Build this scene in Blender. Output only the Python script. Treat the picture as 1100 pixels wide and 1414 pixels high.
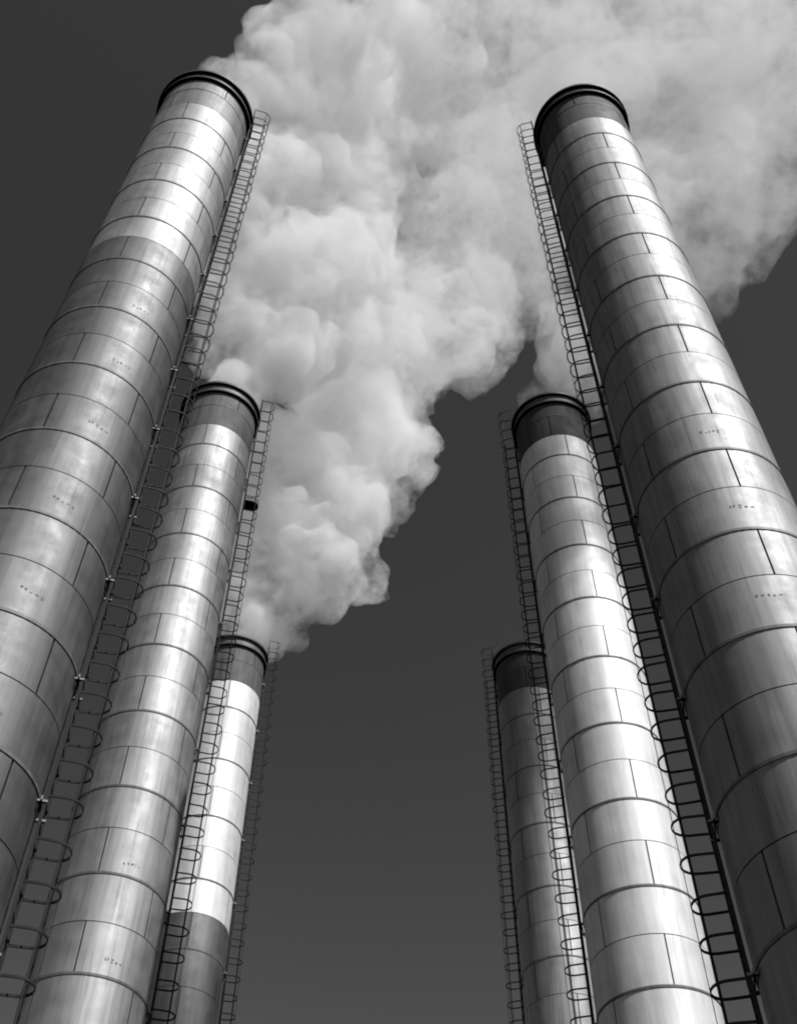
import bpy, bmesh, math, random
import numpy as np
from mathutils import Vector, Matrix, noise

for o in list(bpy.data.objects):
    bpy.data.objects.remove(o, do_unlink=True)
sc = bpy.context.scene
col = sc.collection
R_ = math.radians

# ---------------------------------------------------------------- scale
S = 1.25            # radius of a chimney shell in metres; every length below in "radii" is multiplied by it
EYE = 1.6           # camera height above the ground in metres
TOP = 26.385        # height of the chimney rim above the eye, in radii

# ---------------------------------------------------------------- camera
cam_d = bpy.data.cameras.new('camera')
cam = bpy.data.objects.new('camera', cam_d)
col.objects.link(cam)
cam_d.sensor_fit = 'VERTICAL'
cam_d.sensor_height = 24.0
cam_d.lens = 1559.6 / 1414.0 * 24.0
cam_d.clip_end = 5000
cam.matrix_world = (Matrix.Translation((0, 0, EYE)) @ Matrix.Rotation(R_(90) + 0.90381, 4, 'X')
                    @ Matrix.Rotation(0.0058, 4, 'Z'))
sc.camera = cam

# ---------------------------------------------------------------- sky and sun
SUN_AZ, SUN_EL = 139.0, 50.0          # azimuth clockwise from +Y
world = bpy.data.worlds.new('World')
sc.world = world
world.use_nodes = True
nt = world.node_tree
nt.nodes.clear()
sky = nt.nodes.new('ShaderNodeTexSky')
sky.sky_type = 'NISHITA'
sky.sun_disc = False
sky.sun_elevation = R_(SUN_EL)
sky.sun_rotation = R_(SUN_AZ)
sky.altitude = 400
sky.air_density = 1.0
sky.dust_density = 0.0
sky.ozone_density = 1.0
sep = nt.nodes.new('ShaderNodeSeparateColor')      # black-and-white film behind a red filter: only the red light of the sky
bg = nt.nodes.new('ShaderNodeBackground')
bg.inputs['Strength'].default_value = 0.063
out = nt.nodes.new('ShaderNodeOutputWorld')
nt.links.new(sky.outputs['Color'], sep.inputs['Color'])
film = nt.nodes.new('ShaderNodeMath')               # the film's contrast
film.operation = 'POWER'
film.inputs[1].default_value = 1.5
nt.links.new(sep.outputs['Red'], film.inputs[0])
nt.links.new(film.outputs[0], bg.inputs['Color'])
nt.links.new(bg.outputs['Background'], out.inputs['Surface'])

sun_d = bpy.data.lights.new('sun', 'SUN')
sun_d.energy = 5.0
sun_d.angle = R_(0.5)
sun_d.color = (1, 1, 1)
sun = bpy.data.objects.new('sun', sun_d)
col.objects.link(sun)
sv = Vector((math.sin(R_(SUN_AZ)) * math.cos(R_(SUN_EL)), math.cos(R_(SUN_AZ)) * math.cos(R_(SUN_EL)), math.sin(R_(SUN_EL))))
sun.rotation_euler = sv.to_track_quat('Z', 'Y').to_euler()
sun.location = sv * 200

sc.view_settings.view_transform = 'Standard'
sc.view_settings.look = 'None'
sc.view_settings.exposure = 0.0
sc.view_settings.gamma = 1.0
sc.view_settings.use_curve_mapping = False
cy = sc.cycles
cy.use_denoising = True
cy.volume_bounces = 10
cy.diffuse_bounces = 0
cy.glossy_bounces = 0
cy.max_bounces = 12
cy.transparent_max_bounces = 48
cy.volume_step_rate = 1.0
cy.volume_max_steps = 256
cy.pixel_filter_type = 'BLACKMAN_HARRIS'
cy.filter_width = 2.0


# ---------------------------------------------------------------- materials
def mat(name):
    m = bpy.data.materials.new(name)
    m.use_nodes = True
    n = m.node_tree
    return m, n, n.nodes['Principled BSDF'], n.nodes['Material Output']


def node(n, t, **kw):
    x = n.nodes.new(t)
    for k, v in kw.items():
        setattr(x, k, v)
    return x


def steel(name, base, vary, rough, metal, streak=0.35):
    """weathered plate: run-off streaks down the shell, mottling, each plate a little different"""
    m, n, b, o = mat(name)
    geo = node(n, 'ShaderNodeNewGeometry')
    info = node(n, 'ShaderNodeObjectInfo')
    mp = node(n, 'ShaderNodeMapping')
    mp.inputs['Scale'].default_value = (5.0, 5.0, 0.22)
    n.links.new(geo.outputs['Position'], mp.inputs['Vector'])
    st = node(n, 'ShaderNodeTexNoise')
    st.inputs['Scale'].default_value = 1.6
    st.inputs['Detail'].default_value = 6
    st.inputs['Roughness'].default_value = 0.6
    n.links.new(mp.outputs['Vector'], st.inputs['Vector'])
    mo = node(n, 'ShaderNodeTexNoise')
    mo.inputs['Scale'].default_value = 2.4
    mo.inputs['Detail'].default_value = 8
    mo.inputs['Roughness'].default_value = 0.62
    n.links.new(geo.outputs['Position'], mo.inputs['Vector'])
    bl = node(n, 'ShaderNodeTexNoise')
    bl.inputs['Scale'].default_value = 0.45
    bl.inputs['Detail'].default_value = 3
    n.links.new(geo.outputs['Position'], bl.inputs['Vector'])

    def remap(sock, a0, a1, lo, hi):
        r = node(n, 'ShaderNodeMapRange')
        r.inputs['From Min'].default_value = a0
        r.inputs['From Max'].default_value = a1
        r.inputs['To Min'].default_value = lo
        r.inputs['To Max'].default_value = hi
        n.links.new(sock, r.inputs['Value'])
        return r.outputs['Result']

    def mul(a, c):
        r = node(n, 'ShaderNodeMath', operation='MULTIPLY')
        n.links.new(a, r.inputs[0])
        if isinstance(c, float):
            r.inputs[1].default_value = c
        else:
            n.links.new(c, r.inputs[1])
        return r.outputs[0]
    v = mul(remap(st.outputs['Fac'], 0.30, 0.62, 1.0 - streak, 1.06), remap(mo.outputs['Fac'], 0.3, 0.65, 0.91, 1.04))
    v = mul(v, remap(bl.outputs['Fac'], 0.3, 0.7, 0.88, 1.08))
    mp2 = node(n, 'ShaderNodeMapping')
    mp2.inputs['Scale'].default_value = (9.0, 9.0, 0.30)
    mp2.inputs['Location'].default_value = (3.1, 7.7, 1.3)
    n.links.new(geo.outputs['Position'], mp2.inputs['Vector'])
    st2 = node(n, 'ShaderNodeTexNoise')
    st2.inputs['Scale'].default_value = 2.2
    st2.inputs['Detail'].default_value = 3
    n.links.new(mp2.outputs['Vector'], st2.inputs['Vector'])
    v = mul(v, remap(st2.outputs['Fac'], 0.58, 0.70, 1.0, 1.0 - streak * 0.9))
    v = mul(v, remap(info.outputs['Random'], 0, 1, 1 - vary, 1 + vary))
    v = mul(v, base)
    cc = node(n, 'ShaderNodeCombineColor')
    for k in ('Red', 'Green', 'Blue'):
        n.links.new(v, cc.inputs[k])
    n.links.new(cc.outputs['Color'], b.inputs['Base Color'])
    b.inputs['Metallic'].default_value = metal
    n.links.new(remap(mo.outputs['Fac'], 0.3, 0.7, rough - 0.06, rough + 0.1), b.inputs['Roughness'])
    bp = node(n, 'ShaderNodeBump')
    bp.inputs['Strength'].default_value = 0.25
    bp.inputs['Distance'].default_value = 0.03
    dent = node(n, 'ShaderNodeTexNoise')                 # shallow buckling of the rolled sheet
    dent.inputs['Scale'].default_value = 1.3
    dent.inputs['Detail'].default_value = 2
    n.links.new(geo.outputs['Position'], dent.inputs['Vector'])
    n.links.new(dent.outputs['Fac'], bp.inputs['Height'])
    n.links.new(bp.outputs['Normal'], b.inputs['Normal'])
    return m


M = {}
M['bright_paint'] = steel('fresh_white_plate', 0.66, 0.06, 0.62, 0.35, 0.14)
M['white_paint'] = steel('bright_metal_plate', 0.33, 0.08, 0.62, 0.86, 0.20)
M['pale_paint'] = steel('pale_metal_plate', 0.34, 0.08, 0.62, 0.88, 0.24)
M['dull_paint'] = steel('dull_metal_plate', 0.16, 0.06, 0.61, 0.93, 0.2)
M['dark_paint'] = steel('dark_metal_plate', 0.30, 0.04, 0.64, 0.90, 0.25)
M['dark_cap'] = steel('sooty_cap_plate', 0.042, 0.15, 0.75, 0.0, 0.5)
M['soot_cap'] = steel('soot_grey_cap_plate', 0.10, 0.12, 0.7, 0.0, 0.5)
M['grey_cap'] = steel('grey_cap_plate', 0.20, 0.08, 0.6, 0.3, 0.4)
M['ring'] = steel('flange_steel', 0.14, 0.12, 0.6, 0.2, 0.4)
M['rim'] = steel('rim_steel', 0.06, 0.1, 0.6, 0.2, 0.3)
M['ladder'] = steel('ladder_steel', 0.026, 0.15, 0.7, 0.0, 0.3)
M['ladder'].node_tree.nodes['Principled BSDF'].inputs['Specular IOR Level'].default_value = 0.15
M['bracket'] = steel('bracket_steel', 0.24, 0.1, 0.5, 0.2, 0.2)
M['liner'] = steel('sooty_liner', 0.04, 0.0, 0.9, 0.0, 0.3)
M['mark'] = steel('stencil_mark', 0.13, 0.2, 0.7, 0.0, 0.3)
M['concrete'] = steel('concrete', 0.30, 0.05, 0.85, 0.0, 0.3)
M['ground'] = steel('gravel_ground', 0.04, 0.0, 0.95, 0.0, 0.1)


# ---------------------------------------------------------------- mesh helpers (lengths in radii, heights relative to the eye)
def mesh(name, verts, faces, m, smooth=None):
    me = bpy.data.meshes.new(name)
    me.from_pydata([(x * S, y * S, z * S) for x, y, z in verts], [], faces)
    me.materials.append(m)
    if smooth:
        for p in me.polygons:
            p.use_smooth = smooth is True or smooth(p)
    me.update()
    return me


def add(name, me, parent=None, loc=(0, 0, 0), az=0.0):
    o = bpy.data.objects.new(name, me)
    col.objects.link(o)
    o.parent = parent
    o.location = Vector(loc) * S
    o.rotation_euler = (0, 0, -R_(az))       # azimuths turn clockwise from +Y
    return o


def pol(az, r):
    a = R_(az)
    return math.sin(a) * r, math.cos(a) * r


GAP_V, GAP_H = 0.7, 0.008      # half width of the plate joints: degrees across a seam, radii across a course joint


def plate_mesh(name, h, m, r=1.0, segs=20):
    """a third of one course: rolled plate with folded edges, from azimuth 0 to 120, height 0 to h"""
    v, f = [], []
    a0, a1 = GAP_V, 120 - GAP_V
    z = [GAP_H, GAP_H, h - GAP_H, h - GAP_H]
    rr = [r - 0.03, r, r, r - 0.03]
    strips = []
    for k in range(3):                       # lower fold, face, upper fold: separate strips so the edges stay crisp
        for i in range(segs + 1):
            for q in (k, k + 1):
                x, y = pol(a0 + (a1 - a0) * i / segs, rr[q])
                v.append((x, y, z[q]))
        b = k * (segs + 1) * 2
        for i in range(segs):
            a = b + i * 2
            f.append((a + 2, a, a + 1, a + 3))
    for a in (a0, a1):
        b = len(v)
        for q in range(4):
            x, y = pol(a, rr[q])
            v.append((x, y, z[q]))
        f.append((b, b + 3, b + 2, b + 1) if a == a0 else (b, b + 1, b + 2, b + 3))
    me = mesh(name, v, f, m)
    nor = []
    for i, p in enumerate(me.polygons):          # the rolled face keeps its true round normals right up to the seams
        p.use_smooth = True
        for vi in p.vertices:
            c = me.vertices[vi].co
            nor.append(Vector((c.x, c.y, 0)).normalized() if segs <= i < segs * 2 else p.normal.copy())
    me.normals_split_custom_set([tuple(q) for q in nor])
    return me


def ring_mesh(name, r0, r1, h, m, segs=72):
    v, f = [], []
    prof = [(r0, -h / 2), (r1, -h / 2), (r1, h / 2), (r0, h / 2)]
    for k in range(4):
        b = len(v)
        for i in range(segs):
            for r, z in (prof[k], prof[(k + 1) % 4]):
                x, y = pol(360 * i / segs, r)
                v.append((x, y, z))
        for i in range(segs):
            p, q = b + i * 2, b + ((i + 1) % segs) * 2
            f.append((q, p, p + 1, q + 1))
    me = mesh(name, v, f, m)
    for i, p in enumerate(me.polygons):
        p.use_smooth = (i // segs) % 2 == 1
    return me


def boxes(name, bl, m):
    v, f = [], []
    for (x0, x1, y0, y1, z0, z1) in bl:
        b = len(v)
        v += [(x0, y0, z0), (x1, y0, z0), (x1, y1, z0), (x0, y1, z0), (x0, y0, z1), (x1, y0, z1), (x1, y1, z1), (x0, y1, z1)]
        f += [(b, b + 3, b + 2, b + 1), (b + 4, b + 5, b + 6, b + 7), (b, b + 1, b + 5, b + 4), (b + 1, b + 2, b + 6, b + 5),
              (b + 2, b + 3, b + 7, b + 6), (b + 3, b, b + 4, b + 7)]
    return mesh(name, v, f, m)


GROUND = -EYE / S          # the ground in radii relative to the eye

# ---------------------------------------------------------------- ground
gm = bpy.data.meshes.new('ground')
gm.from_pydata([(-3000, -3000, 0), (3000, -3000, 0), (3000, 3000, 0), (-3000, 3000, 0)], [], [(0, 1, 2, 3)])
gm.materials.append(M['ground'])
g = bpy.data.objects.new('ground', gm)
col.objects.link(g)
g['kind'] = 'structure'

# ---------------------------------------------------------------- shared chimney pieces
flange_me = ring_mesh('flange_ring', 0.96, 1.011, 0.042, M['ring'])
rim_me = ring_mesh('rim_ring', 0.95, 1.112, 0.075, M['rim'])
rim2_me = ring_mesh('lower_rim_ring', 0.98, 1.085, 0.06, M['rim'])
collar_me = ring_mesh('collar', 0.95, 1.03, 0.34, M['ring'])
plinth_me = ring_mesh('plinth', 0.5, 1.45, 0.5, M['concrete'])
_plates = {}


def plate(h, key):
    k = (round(h, 3), key)
    if k not in _plates:
        _plates[k] = plate_mesh('plate', h, M[key])
    return _plates[k]


def liner_mesh():
    segs, z0, z1 = 48, GROUND, TOP
    v, f = [], []
    for i in range(segs):
        for r, z in ((0.975, z0), (0.975, z1 - 0.02), (0.93, z1 - 0.02), (0.93, z0)):
            x, y = pol(360 * i / segs, r)
            v.append((x, y, z))
    for i in range(segs):
        a, b = i * 4, ((i + 1) % segs) * 4
        for k in range(3):
            f.append((b + k, a + k, a + k + 1, b + k + 1))
    return mesh('liner', v, f, M['liner'])


liner_me = liner_mesh()

# --- ladder pieces; local frame: +Y points away from the shell, X along the shell
LAD, HALF = 1.065, 0.165
LAD_Z0, LAD_Z1 = GROUND + 0.15, TOP + 1.0
rail_me = boxes('rail', [(-0.008, 0.008, -0.017, 0.017, LAD_Z0, LAD_Z1)], M['ladder'])


def rung_mesh():
    v, f = [], []
    for i in range(6):
        a = math.pi * i / 3
        for s in (-1, 1):
            v.append((s * (HALF - 0.01), 0.008 * math.cos(a), 0.008 * math.sin(a)))
    for i in range(6):
        a, b = i * 2, ((i + 1) % 6) * 2
        f.append((a, a + 1, b + 1, b))
    return mesh('rung', v, f, M['ladder'])


CAGE_C = 0.21           # centre of the rounded end of a hoop, from the rails


def hoop_path():
    p = [(-HALF, 0.0), (-HALF, 0.09)]
    for i in range(0, 11):
        a = math.pi - math.pi * i / 10
        p.append((HALF * math.cos(a), CAGE_C + HALF * math.sin(a)))
    p += [(HALF, 0.09), (HALF, 0.0)]
    return p


def hoop_mesh():
    p = hoop_path()
    v, f = [], []
    t, h = 0.006, 0.013
    for i, (x, y) in enumerate(p):
        a, b = p[max(i - 1, 0)], p[min(i + 1, len(p) - 1)]
        d = Vector((b[0] - a[0], b[1] - a[1])).normalized()
        nx, ny = -d.y * t, d.x * t
        v += [(x - nx, y - ny, -h), (x + nx, y + ny, -h), (x + nx, y + ny, h), (x - nx, y - ny, h)]
    for i in range(len(p) - 1):
        for k in range(4):
            a = i * 4
            f.append((a + k, a + (k + 1) % 4, a + 4 + (k + 1) % 4, a + 4 + k))
    f += [(3, 2, 1, 0), (len(v) - 4, len(v) - 3, len(v) - 2, len(v) - 1)]
    return mesh('hoop', v, f, M['ladder'])


rung_me = rung_mesh()
hoop_me = hoop_mesh()
CAGE_Z0 = GROUND + 1.9
bar_me = boxes('cage_bar', [(-0.008, 0.008, -0.004, 0.004, CAGE_Z0, LAD_Z1 - 0.05)], M['ladder'])
bracket_me = boxes('bracket', [(-HALF - 0.02, -HALF + 0.02, -0.09, 0.02, -0.012, 0.012), (HALF - 0.02, HALF + 0.02, -0.09, 0.02, -0.012, 0.012),
                               (-HALF - 0.07, HALF + 0.07, -0.045, -0.03, -0.022, 0.022)], M['bracket'])


def landing_mesh():
    p = [(x * 0.97, y) for x, y in hoop_path()]
    n = len(p)
    v = [(x, y, z) for z in (-0.02, 0.02) for x, y in p]
    f = [tuple(range(n)), tuple(range(2 * n - 1, n - 1, -1))]
    for i in range(n):
        j = (i + 1) % n
        f.append((i, i + n, j + n, j))
    return mesh('landing_plate', v, f, M['ladder'])


def marks_mesh(seed):
    """faded stencilled plate marks: a row of short worn dabs of paint"""
    rnd = random.Random(seed)
    v, f = [], []
    a = -9.0
    for k in range(5):
        w = rnd.uniform(1.0, 2.2)
        for q in range(rnd.choice((1, 2, 2))):
            z = rnd.uniform(-0.03, 0.03)
            h = rnd.uniform(0.012, 0.03)
            b = len(v)
            da = rnd.uniform(0, 0.6)
            for (aa, zz) in ((a + da, z), (a + da + w, z + rnd.uniform(-.01, .01)), (a + da + w, z + h), (a + da, z + h * rnd.uniform(.5, 1))):
                x, y = pol(aa, 1.0025)
                v.append((x, y, zz))
            f.append((b, b + 3, b + 2, b + 1))
        a += w + rnd.uniform(1.2, 2.4)
    return mesh('stencil_mark', v, f, M['mark'])


mark_mes = [marks_mesh(k) for k in range(23)]


# ---------------------------------------------------------------- the chimneys
def chimney(label, x, y, s0, step, seam_a, seam_b, lad_az, keys, split, cap, hoop_step, marks=(), landing=None):
    """s0: height of the uppermost flange ring, step: distance between flange rings; seam_a / seam_b: azimuth of a plate seam in the
    courses under a flange ring / under a plain joint; keys: paint above and below the height 'split'"""
    root = bpy.data.objects.new('chimney', None)
    col.objects.link(root)
    root.location = (x * S, y * S, EYE)
    root['label'] = label
    root['category'] = 'chimney'
    root['group'] = 'two rows of steel chimneys'
    add('liner', liner_me, root)
    pl = add('plinth', plinth_me, root, (0, 0, GROUND + 0.25))
    # courses from the top down
    edges = [(TOP - 0.3, 'c'), (25.42, 'c'), (24.5, 'p')]
    z, k = s0, 0
    while z > GROUND + 0.5:
        edges.append((z, 'f'))
        if z - step / 2 > GROUND + 0.5:
            edges.append((z - step / 2, 'w'))
        z -= step
    edges.append((GROUND + 0.5, 'e'))
    for (za, ta), (zb, tb) in zip(edges[:-1], edges[1:]):
        if ta == 'c':
            key = cap
        else:
            key = keys[0] if (za + zb) / 2 > split else keys[1]
        seam = seam_b if ta in ('w', 'p') else seam_a
        if ta == 'c':
            seam += 20 if za > 25.5 else 80
        me = plate(za - zb, key)
        for i in range(3):
            p = add('plate', me, root, (0, 0, zb), seam + 120 * i)
            for (mz, maz) in marks:
                if zb < mz < za and (maz - seam - 120 * i) % 360 < 120:
                    q = add('stencil_mark', mark_mes[int(mz * 100 + maz) % 23], p, (0, 0, mz - zb), maz - seam - 120 * i)
        if ta == 'f':
            add('flange_ring', flange_me, root, (0, 0, za))
    add('flange_ring', flange_me, root, (0, 0, 25.42)).scale = (0.997, 0.997, 0.5)
    # rim
    col_o = add('collar', collar_me, root, (0, 0, TOP - 0.19))
    add('rim_ring', rim_me, root, (0, 0, TOP))
    add('rim_ring', rim2_me, root, (0, 0, TOP - 0.34))
    # ladder with its cage
    lx, ly = pol(lad_az, LAD)
    wob = random.Random(int(x * 100 + y * 10))
    lad = bpy.data.objects.new('ladder', None)
    col.objects.link(lad)
    lad.parent = root
    lad.location = (lx * S, ly * S, 0)
    lad.rotation_euler = (0, 0, -R_(lad_az))
    for s in (-1, 1):
        add('rail', rail_me, lad, (s * HALF, 0, 0))
    z = LAD_Z0 + 0.15
    while z < LAD_Z1 - 0.05:
        add('rung', rung_me, lad, (0, 0, z))
        z += 0.245
    z = LAD_Z1 - 0.08
    while z > CAGE_Z0:
        h = add('hoop', hoop_me, lad, (0, 0, z + wob.uniform(-.02, .02)))
        h.rotation_euler = (wob.uniform(-.05, .05), wob.uniform(-.05, .05), 0)
        h.scale = (1, wob.uniform(.96, 1.03), 1)
        z -= hoop_step
    for a in (-62, 0, 62):
        b = add('cage_bar', bar_me, lad, ((HALF - .013) * math.sin(R_(a)), CAGE_C + (HALF - .013) * math.cos(R_(a)), 0), a)
    z = s0
    while z > GROUND + 1:
        add('bracket', bracket_me, lad, (0, 0, z - 0.06))
        z -= step
    add('bracket', bracket_me, lad, (0, 0, 25.3))
    if landing:
        add('landing_plate', landing_mesh(), lad, (0, 0, landing))
    return root


chimney('large pale chimney at left, nearest of its row, white above and duller grey below', -4.56, 9.126, 23.535, 1.645, 120, 180, 76,
        ('white_paint', 'dull_paint'), 17.78, 'grey_cap', 0.47, [(15.55, 145), (13.95, 144), (12.36, 143), (10.68, 147), (9.09, 145), (7.45, 145)])
chimney('pale chimney with dark cap, middle one of the left row', -4.972, 17.399, 23.6, 1.79, 120, 180, 76,
        ('pale_paint', 'pale_paint'), 0, 'soot_cap', 0.5, [(11.3, 150), (9.55, 148)], landing=22.7)
chimney('farthest chimney of the left row, bright white upper shell half hidden behind its neighbour', -5.388, 27.002, 23.4, 2.0, 110, 170, 76,
        ('bright_paint', 'dull_paint'), 16.4, 'soot_cap', 0.5)
chimney('large dark-sided chimney at right, nearest of its row, lit along its right edge', 4.228, 9.381, 23.535, 1.645, 180, 240, 284,
        ('dark_paint', 'dark_paint'), 0, 'dark_cap', 0.43, [(12.4, 189), (10.79, 185), (9.21, 189)])
chimney('bright white chimney with black cap, middle one of the right row', 4.254, 17.676, 23.6, 1.79, 235, 175, 284,
        ('bright_paint', 'bright_paint'), 0, 'dark_cap', 0.46)
chimney('farthest chimney of the right row, mostly shaded, behind the bright white one', 4.244, 27.237, 23.4, 2.0, 230, 170, 284,
        ('pale_paint', 'pale_paint'), 0, 'dark_cap', 0.5)


# ---------------------------------------------------------------- smoke
def smoke_hull(name, plumes, k_r, voxel, amp, seed):
    rnd = random.Random(seed)
    ico = bmesh.new()
    bmesh.ops.create_icosphere(ico, subdivisions=2, radius=1.0)
    iv = [v.co.copy() for v in ico.verts]
    itf = [[v.index for v in f.verts] for f in ico.faces]
    ico.free()
    verts, faces = [], []

    def ball(c, r):
        b = len(verts)
        verts.extend([(c + v * r)[:] for v in iv])
        faces.extend([[b + i for i in t] for t in itf])
    for P in plumes:
        for (a, b) in zip(P[:-1], P[1:]):
            va, vb = Vector(a[:3]), Vector(b[:3])
            n = max(3, int((vb - va).length / (0.35 * (a[3] + b[3]) / 2)))
            for i in range(n):
                t = (i + rnd.random() * .6) / n
                c, r = va.lerp(vb, t), a[3] + (b[3] - a[3]) * t
                ball(c, r * 0.72 * k_r)
                for k in range(4):
                    d = Vector((rnd.gauss(0, 1), rnd.gauss(0, 1), rnd.gauss(0, 1))).normalized()
                    q = r * rnd.uniform(.22, .5)
                    ball(c + d * (r - q * rnd.uniform(.5, 1.0)), q * k_r)

    def remesh(me):
        tmp = bpy.data.objects.new('tmp', me)
        col.objects.link(tmp)
        md = tmp.modifiers.new('r', 'REMESH')
        md.mode = 'VOXEL'
        md.voxel_size = voxel
        ev = tmp.evaluated_get(bpy.context.evaluated_depsgraph_get())
        m2 = bpy.data.meshes.new_from_object(ev)
        bpy.data.objects.remove(tmp)
        bpy.data.meshes.remove(me)
        return m2
    me = bpy.data.meshes.new('tmp')
    me.from_pydata(verts, [], faces)
    me = remesh(me)
    # billows: push every point along its normal by layered noise
    nv = len(me.vertices)
    co = np.empty(nv * 3, 'f')
    no = np.empty(nv * 3, 'f')
    me.vertices.foreach_get('co', co)
    me.vertices.foreach_get('normal', no)
    co, no = co.reshape(-1, 3), no.reshape(-1, 3)
    dsp = np.empty(nv, 'f')
    for i in range(nv):
        p = Vector(co[i])
        near = min(1.0, max(0.12, (p.z - TOP) / 6.0))
        dsp[i] = amp * near * (0.7 * noise.noise(p * .4) + .7 * abs(noise.noise(p * .8)) + .6 * abs(noise.noise(p * 1.7))
                               + .40 * abs(noise.noise(p * 3.4)) - .38)
    co = co + no * dsp[:, None]
    co[:, 2] = np.maximum(co[:, 2], TOP - 0.02)
    me.vertices.foreach_set('co', co.ravel())
    me = remesh(me)
    nv = len(me.vertices)
    co = np.empty(nv * 3, 'f')
    me.vertices.foreach_get('co', co)
    me.vertices.foreach_set('co', co * S)
    me.update()
    me.name = name
    print(name, nv)
    o = bpy.data.objects.new(name, me)
    col.objects.link(o)
    return o


def smoke_material(name, lo, hi, scale, n0, n1):
    m = bpy.data.materials.new(name)
    m.use_nodes = True
    n = m.node_tree
    n.nodes.clear()
    outp = node(n, 'ShaderNodeOutputMaterial')
    pv = node(n, 'ShaderNodeVolumePrincipled')
    pv.inputs['Color'].default_value = (.965, .965, .965, 1)
    pv.inputs['Anisotropy'].default_value = 0.0
    geo = node(n, 'ShaderNodeNewGeometry')
    nz = node(n, 'ShaderNodeTexNoise')
    nz.inputs['Scale'].default_value = scale
    nz.inputs['Detail'].default_value = 3
    nz.inputs['Roughness'].default_value = 0.55
    n.links.new(geo.outputs['Position'], nz.inputs['Vector'])
    fine = node(n, 'ShaderNodeTexNoise')
    fine.inputs['Scale'].default_value = scale * 4.5
    fine.inputs['Detail'].default_value = 4
    fine.inputs['Roughness'].default_value = 0.7
    n.links.new(geo.outputs['Position'], fine.inputs['Vector'])
    mixn = node(n, 'ShaderNodeMath', operation='MULTIPLY_ADD')
    mixn.inputs[1].default_value = 1.0
    n.links.new(fine.outputs['Fac'], mixn.inputs[0])
    off = node(n, 'ShaderNodeMath', operation='SUBTRACT')
    off.inputs[1].default_value = 0.50
    n.links.new(nz.outputs['Fac'], off.inputs[0])
    n.links.new(off.outputs[0], mixn.inputs[2])
    mr = node(n, 'ShaderNodeMapRange')
    mr.interpolation_type = 'SMOOTHSTEP'
    mr.inputs['From Min'].default_value = n0
    mr.inputs['From Max'].default_value = n1
    mr.inputs['To Min'].default_value = lo
    mr.inputs['To Max'].default_value = hi
    n.links.new(mixn.outputs[0], mr.inputs['Value'])
    sx = node(n, 'ShaderNodeSeparateXYZ')
    n.links.new(geo.outputs['Position'], sx.inputs[0])
    fade = node(n, 'ShaderNodeMapRange')                 # the plumes thin out as they rise and spread
    fade.inputs['From Min'].default_value = EYE + 28 * S
    fade.inputs['From Max'].default_value = EYE + 54 * S
    fade.inputs['To Min'].default_value = 1.0
    fade.inputs['To Max'].default_value = 0.15
    n.links.new(sx.outputs['Z'], fade.inputs['Value'])
    mu = node(n, 'ShaderNodeMath', operation='MULTIPLY')
    n.links.new(mr.outputs['Result'], mu.inputs[0])
    n.links.new(fade.outputs['Result'], mu.inputs[1])
    n.links.new(mu.outputs[0], pv.inputs['Density'])
    n.links.new(pv.outputs['Volume'], outp.inputs['Volume'])
    clear = node(n, 'ShaderNodeBsdfTransparent')         # the outside of the smoke bends no light
    tint = node(n, 'ShaderNodeRGB')
    tint.outputs[0].default_value = (1, 1, 1, 1)
    n.links.new(tint.outputs[0], clear.inputs['Color'])
    n.links.new(clear.outputs[0], outp.inputs['Surface'])
    m.cycles.volume_step_rate = 0.16
    return m


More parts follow.
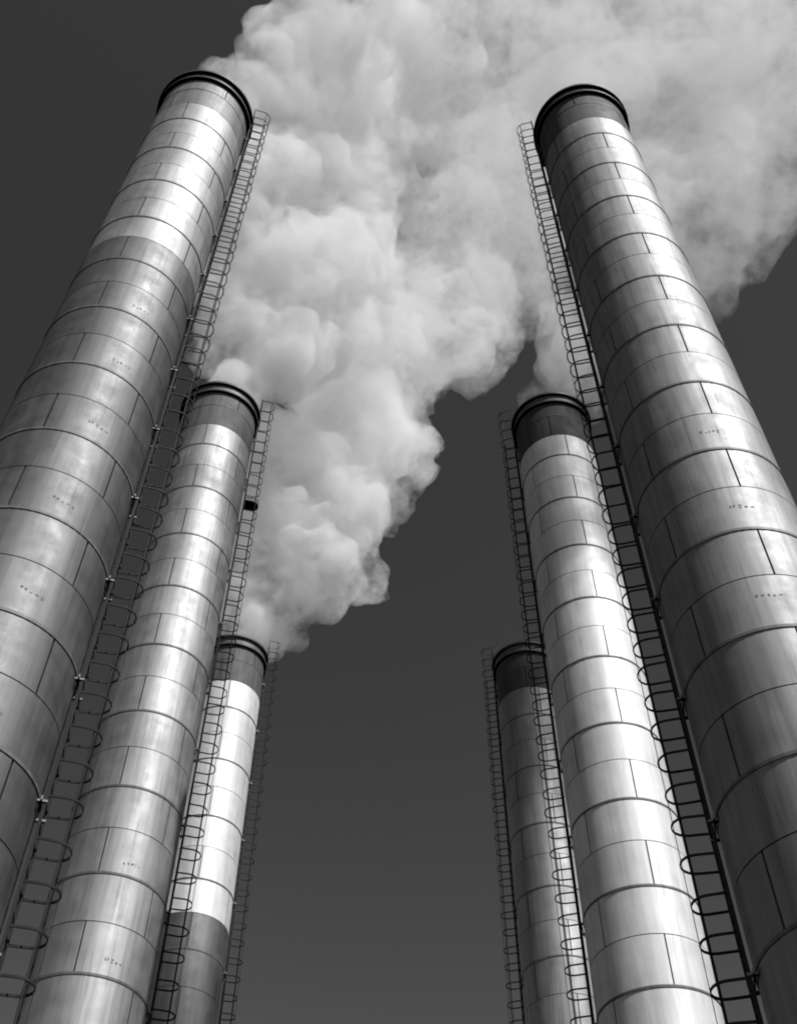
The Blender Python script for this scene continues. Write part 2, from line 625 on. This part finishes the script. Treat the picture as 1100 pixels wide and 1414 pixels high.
# plume axes in radii (x, y, height above the eye, radius), from each mouth upwards and downwind to the right
LEFT_PLUMES = [
    [(-5.39, 27.0, TOP, .8), (-4.9, 27.0, 28.2, 1.5), (-3.6, 27.0, 31, 2.6), (-2.4, 27.0, 35, 3.4), (-2.0, 27.0, 40, 3.8), (-0.5, 27.0, 46, 4.3), (2.0, 27.5, 53, 5.0), (5, 27.5, 61, 6.5), (9, 27, 72, 8)],
    [(-5.6, 27, 28.4, 1.3), (-5.9, 27, 32.5, 2.2), (-5.6, 26.5, 38, 3.0)],
    [(-4.97, 17.4, TOP, .8), (-4.6, 17.4, 28.0, 1.4), (-3.6, 17.3, 30.8, 2.1), (-2.8, 17.2, 34.5, 2.7), (-2.4, 17, 39, 3.1), (-1.7, 16, 44, 3.4), (0.4, 14.5, 50, 4.3), (4, 14, 56, 5)],
    [(-4.9, 17.2, 29, 1.4), (-5.0, 16.2, 33.5, 2.2), (-4.2, 15, 39, 2.4), (-2.0, 13.5, 44, 2.8)],
    [(-4.56, 9.13, TOP, .75), (-4.1, 9.2, 27.8, 1.05), (-3.1, 9.1, 29.9, 1.3), (-1.9, 8.8, 33, 1.7), (-1.3, 8.5, 36, 2.2)],
]
RIGHT_PLUMES = [
    [(4.25, 17.68, TOP, .8), (4.6, 17.6, 27.8, 1.3), (5.8, 17.4, 30.5, 2.1), (8.6, 16.6, 35.2, 3.0), (12, 15.7, 39.4, 4.0), (16, 14, 43, 4.6)],
    [(4.6, 9.3, 28, 1.2), (5.0, 9.4, 32, 2.2), (6.5, 10, 38, 3.6)],
    [(4.23, 9.38, TOP, .8), (4.8, 9.4, 27.8, 1.2), (6.2, 9.6, 30.2, 1.9), (8.6, 9.6, 33.5, 2.7), (12.5, 10, 37, 3.2)],
]


def smoke_mass(label, plumes, thin, thick):
    o = smoke_hull('smoke', plumes, 1.0, 0.17, 1.0, 11)
    o.location = (0, 0, EYE)
    o['kind'] = 'stuff'
    o['label'] = label
    o['category'] = 'smoke'
    o.data.materials.clear()
    o.data.materials.append(thin)
    if thick:
        c = smoke_hull('dense_core', plumes, 0.72, 0.26, 0.8, 11)
        c.parent = o
        c['kind'] = 'stuff'
        c.data.materials.clear()
        c.data.materials.append(thick)
    return o


smoke_mass('dense pale smoke billowing up from the left row of chimneys', LEFT_PLUMES,
           smoke_material('smoke', 0.04, 1.2, 0.45, 0.32, 0.68), None)
smoke_mass('thinner grey smoke trailing right from the right row of chimneys', RIGHT_PLUMES,
           smoke_material('thin_smoke', 0.0, 0.38, 0.32, 0.34, 0.66), None)
